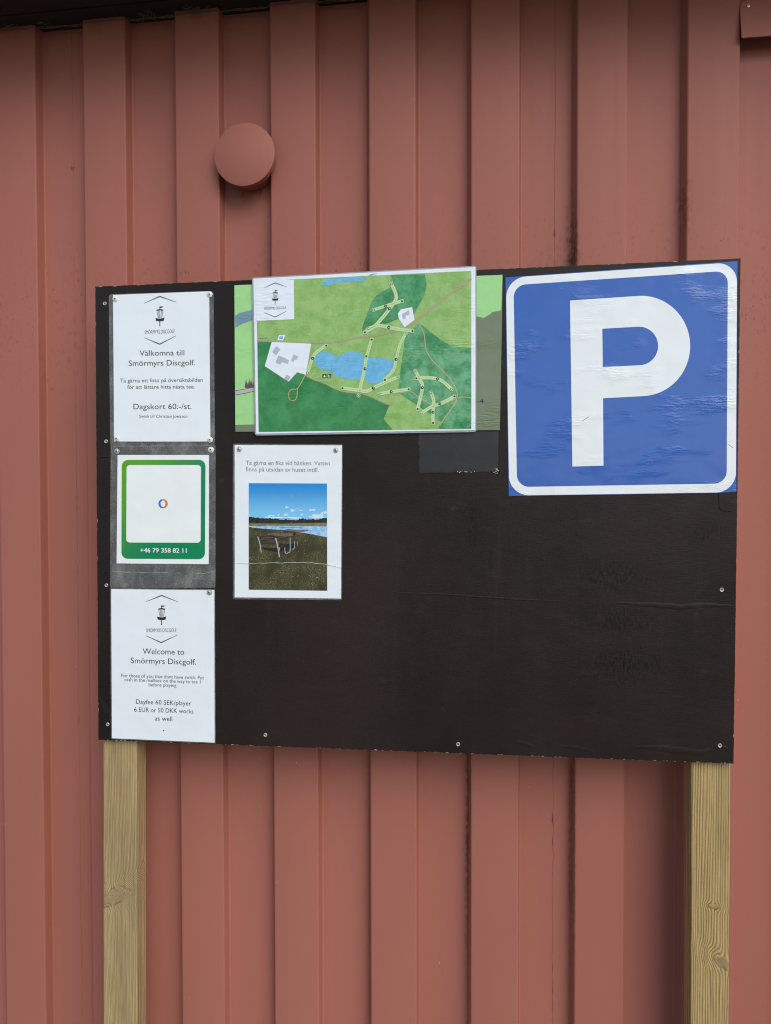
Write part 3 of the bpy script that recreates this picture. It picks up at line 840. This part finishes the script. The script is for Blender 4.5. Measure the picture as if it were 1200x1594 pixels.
letter('Swish till Christian Joelsson', 400, 791, 1148, 1148, 23, y, Z1, w1)
emblem((248.5, 460.8), (248.5, 536.5), 25.2, y, w1, -0.02)
for u, v in ((179.5, 465.5), (326.3, 458.3), (181.7, 682.5), (326.9, 684.6)): screw(u, v, -0.0026, w1, 0.0058, 'white_head', True)

Z2 = zone(140, 680, 1200 / 230)
def green_material():
    n = N('green_print')
    x = n.sep()
    f = n.ramp(n.math('ADD', n.math('MULTIPLY', x[0], -1.2), n.math('MULTIPLY', x[2], 1.0)), 0.10, 0.30)
    b = n.bump(n.noise(11.0, 2), 0.25, 0.012)
    return n.set(Base_Color=n.mix(f, lin((0, 132, 84)), lin((84, 158, 30))), Roughness=0.25, Normal=b)
M['green'] = green_material()
M['swirl_blue'] = printed('blue_print', (52, 120, 190)); M['swirl_orange'] = printed('orange_print', (226, 112, 60)); M['sleeve_paper'] = printed('white_card', (236, 240, 238), 0.03, 18)
py_ = root_at(253, 915, 'payment_notice', 'white card with green rounded frame and a phone number in a clear sleeve', 'notice')
sheet('clear_sleeve', [(168, 74), (1020, 68), (1018, 1226), (163, 1226)], -0.0012, 0.0003, 'film', py_, Z2, 4)
sheet('card', [(224, 147), (966, 147), (964, 1034), (216, 1028)], -0.0019, 0.0004, 'sleeve_paper', py_, Z2, 0, 1.0)
frame_part('green_frame', rounded([(258, 187), (938, 187), (934, 994), (255, 990)], 52), rounded([(297, 228), (902, 228), (899, 860), (294, 858)], 28), -0.0021, 'green', py_, Z2)
letter('+46 79 358 82 11', 408, 785, 938, 941, 35, -0.0023, Z2, py_, 'sleeve_paper', 0.012)
for mt, a0 in (('swirl_blue', 75), ('swirl_orange', -105)):
    o_ = arc(593, 543, 38, 38, a0 + 20, a0 + 185, 18); i_ = arc(593 + (5 if mt == 'swirl_blue' else -5), 543, 25, 28, a0 + 185, a0 + 20, 18)
    MB().flat([hit(*Z2(*p), -0.0021) for p in o_ + i_]).build('payment_logo', M[mt], py_)
screw(182, 702.5, -0.0014, py_, 0.0056, 'zinc', True); screw(328.4, 700.2, -0.0014, py_, 0.0060, 'white_head', True)
# scratches and folds in the sleeve's lower flap
r_ = MB()
for k in range(16):
    x, yv = random.uniform(175, 1000), random.uniform(1050, 1215)
    add_strip(r_, [(x, yv), (x + random.uniform(-60, 60), yv + random.uniform(-26, 26))], 1.4, -0.00135, Z2)
for a, b in (((180, 1090), (340, 1100)), ((360, 1098), (630, 1102)), ((830, 1105), (1010, 1090))):
    add_strip(r_, [a, ((a[0] + b[0]) / 2, a[1] + 8), b], 4, -0.00136, Z2)
r_.build('sleeve_scratches', M['film_edge'], py_)['kind'] = 'stuff'

Z3 = zone(140, 890, 1200 / 230)
w3 = root_at(253, 1155, 'welcome_notice', 'white laminated English welcome notice reading Dayfee 60 SEK, lowest in the left column', 'notice')
sheet('laminate_pouch', [(163, 132), (1016, 140), (1020, 1396), (170, 1360)], -0.0016, 0.0003, 'film', w3, Z3, 8)
sheet('paper', [(172, 140), (1010, 149), (1012, 1388), (178, 1352)], -0.0024, 0.0004, 'paper', w3, Z3, 0, 1.2)
letter('Welcome to', 428, 765, 668, 674, 46, y, Z3, w3)
letter('Sm\u00f6rmyrs Discgolf.', 331, 860, 742, 755, 45, y, Z3, w3)
letter('For those of you that dont have swish. Put', 255, 925, 855, 874, 27, y, Z3, w3)
letter('cash in the mailbox on the way to tee 1', 280, 898, 888, 908, 27, y, Z3, w3)
letter('before playing', 477, 702, 930, 936, 27, y, Z3, w3)
letter('Dayfee 60 SEK/player', 374, 822, 1072, 1087, 36, y, Z3, w3)
letter('6 EUR or 50 DKK works', 359, 840, 1136, 1151, 36, y, Z3, w3)
letter('as well', 527, 668, 1208, 1213, 36, y, Z3, w3)
MB().flat([hit(*Z3(*p), y) for p in disc(598, 1290, 5)]).build('full_stop', M['ink'], w3)
emblem((251.3, 926.4), (250.9, 1001), 25.2, y, w3, 0.015)
screw(326, 922, -0.0026, w3, 0.0056, 'zinc', True)

# --- picnic notice with a printed photograph
Z4, ZH = zone(340, 670, 1200 / 220), zone(360, 740, 7.5)
pn = root_at(448, 932, 'picnic_notice', 'white laminated notice with a printed photo of a picnic bench by a lake', 'notice')
sheet('laminate_pouch', [(122, 112), (1056, 118), (1048, 1441), (122, 1433)], -0.0016, 0.0003, 'film', pn, Z4, 14)
sheet('paper', [(137, 124), (1048, 127), (1040, 1428), (137, 1418)], -0.0024, 0.0004, 'paper', pn, Z4, 0, 1.2)
letter('Ta g\u00e4rna en fika vid b\u00e4nken. Vatten', 232, 945, 293, 296, 36, y, Z4, pn, 'ink_grey')
letter('finns p\u00e5 utsidan av huset intill.', 232, 850, 347, 352, 36, y, Z4, pn, 'ink_grey')
def sky_print():
    n = N('printed_blue_sky')
    x = n.sep()
    a, b = hit(*ZH(600, 520)), hit(*ZH(600, 90))
    o = pn.location
    f = n.ramp(x[2], a.z - o.z, b.z - o.z)
    c = n.mix(f, lin((128, 200, 238)), lin((28, 138, 210)))
    w = n.noise(1.0, 5, 0.6, (22, 1, 50))
    c = n.mix(n.math('MULTIPLY', n.ramp(w, 0.55, 0.8), 0.45), c, lin((150, 200, 240)))
    return n.set(Base_Color=c, Roughness=0.25)
def grass_print():
    n = N('printed_grass')
    c = n.mix(n.ramp(n.noise(1.0, 5, 0.75, (330, 1, 520)), 0.35, 0.65), lin((26, 28, 16)), lin((110, 108, 70)))
    c = n.mix(n.ramp(n.noise(26.0, 3), 0.4, 0.65), c, lin((58, 54, 34)))
    fl = n.math('LESS_THAN', n.voronoi(330.0), n.math('MULTIPLY', n.ramp(n.noise(60.0, 2), 0.45, 0.65), 0.16))
    c = n.mix(fl, c, lin((206, 200, 170)))
    return n.set(Base_Color=c, Roughness=0.25)
M['p_sky'], M['p_grass'] = sky_print(), grass_print()
for nm, c1, c2 in (('p_trees', (22, 26, 26), (50, 52, 44)), ('p_field', (108, 108, 70), (136, 132, 92)), ('p_lake', (112, 176, 226), (182, 212, 236)), ('p_cloud', (224, 232, 240), None), ('p_haze', (160, 200, 234), None), ('p_plank', (44, 32, 30), (70, 50, 44)), ('p_leg', (186, 204, 210), None), ('p_top', (96, 78, 74), (122, 104, 100)), ('p_shadow', (34, 32, 24), None), ('p_jetty', (120, 104, 88), None), ('p_red', (128, 74, 52), None)):
    M[nm] = printed('print_' + nm[2:], c1, 0.06, 160, c2)
def pic(name, mt, k, *loops):
    if 'cloud' in name:
        mb = MB()
        for i, l in enumerate(loops): mb.flat(poly(l, -0.0026 - 1e-4 * k - 2e-6 * i, ZH))
        mb.build(name, M[mt], pn)['kind'] = 'stuff'
        return
    for i, l in enumerate(loops): MB().flat(poly(l, -0.0026 - 1e-4 * k - 2e-6 * i, ZH)).build(name, M[mt], pn)
pic('photo_grass', 'p_grass', 0, [(203, 600), (1118, 600), (1120, 1347), (203, 1335)])
pic('photo_sky', 'p_sky', 0, [(203, 90), (1117, 95), (1118, 560), (203, 560)])
random.seed(3)
cl, hz = [], []
for cx, cy, rx, ry in ((645, 375, 25, 16), (715, 412, 32, 16), (808, 410, 18, 9), (950, 405, 34, 17), (635, 462, 45, 15), (555, 462, 18, 9), (460, 472, 34, 12), (815, 460, 28, 13), (915, 478, 22, 9), (1020, 465, 60, 24), (1085, 440, 32, 28), (700, 492, 160, 14), (480, 490, 80, 10), (990, 490, 120, 16)):
    for k in range(7):
        a = random.gauss(0, 0.5)
        c_ = disc(cx + rx * max(-.9, min(.9, a)), cy + random.gauss(0, ry * .3), 1, 12)
        sx, sy = rx * random.uniform(.25, .5), ry * random.uniform(.35, .6)
        m_ = (cx + rx * max(-.9, min(.9, a)), cy + random.gauss(0, ry * .3))
        e_ = [(min(1114, m_[0] + sx * math.cos(2 * math.pi * j / 12)), m_[1] + sy * math.sin(2 * math.pi * j / 12)) for j in range(12)]
        (cl if k % 3 else hz).append(e_)
pic('photo_cloud', 'p_haze', 1, *hz); pic('photo_cloud', 'p_cloud', 2, *cl)
top = []
x = 204
while x < 1116:
    base = 487 + 36 * ((x - 203) / 560) if x < 790 else 525 - (18 if x < 850 else 30 if x > 1060 else 14)
    top.append((x, base + random.uniform(-7, 7))); x += random.uniform(6, 15)
pic('photo_treeline', 'p_trees', 3, top + [(1117, 500), (1117, 566), (203, 566)])
pic('photo_field', 'p_field', 4, [(203, 560), (600, 562), (1117, 552), (1117, 600), (203, 592)])
pic('photo_lake', 'p_lake', 5, [(215, 602), (420, 588), (700, 590), (1117, 596), (1118, 722), (1060, 712), (960, 690), (850, 672), (640, 640), (420, 625), (260, 612)])
pic('photo_jetty', 'p_jetty', 6, [(620, 632), (660, 626), (760, 634), (895, 634), (895, 648), (820, 662), (700, 652)], [(692, 548), (710, 548), (706, 588), (694, 588)], [(570, 606), (820, 606), (820, 611), (570, 611)])
pic('photo_shadow', 'p_shadow', 6, [(350, 840), (560, 850), (660, 800), (760, 790), (770, 815), (640, 880), (520, 892), (380, 868)])
pic('photo_bench', 'p_plank', 7, [(280, 702), (520, 718), (528, 742), (295, 728)], [(320, 742), (530, 752), (536, 776), (330, 766)], [(335, 778), (540, 790), (545, 808), (345, 800)], [(560, 790), (660, 800), (590, 836), (555, 822)],
    [(480, 706), (500, 704), (660, 754), (650, 766)], [(670, 706), (686, 712), (560, 770), (545, 760)], [(690, 748), (770, 762), (770, 776), (690, 760)])
pic('photo_bench', 'p_top', 8, [(405, 680), (490, 670), (760, 676), (720, 706), (640, 716), (420, 692)], [(300, 714), (520, 728), (521, 733), (302, 719)], [(325, 746), (531, 757), (532, 762), (326, 751)])
pic('photo_bench', 'p_red', 8, [(730, 676), (825, 676), (810, 692), (715, 696)])
for pts, w in (([(306, 712), (335, 800), (348, 900)], 14), ([(518, 732), (545, 850), (562, 955)], 17), ([(566, 842), (556, 880)], 9), ([(686, 735), (686, 880), (660, 905), (635, 908), (626, 890), (626, 842)], 10), ([(740, 765), (738, 845), (715, 866)], 8), ([(768, 768), (768, 820)], 6)):
    lg = MB(); add_strip(lg, smooth_line(pts, 3), w * 0.62, -0.0026 - 9e-4, ZH); lg.build('photo_bench_leg', M['p_leg'], pn)
for u, v in ((372.5, 699.3), (522.8, 700.8)): screw(u, v, -0.0026, pn, 0.0052, 'zinc', True)
M['crease'] = printed('creased_laminate', (226, 228, 228))
ridge([(363, 876.5), (390, 877.5), (430, 876), (480, 876), (505, 878), (521, 881), (532, 884)], 0.00045, 0.0004, 'crease', 'crease', -0.0036, pn)

for o in bpy.data.objects:
    if '_at' in o: del o['_at']
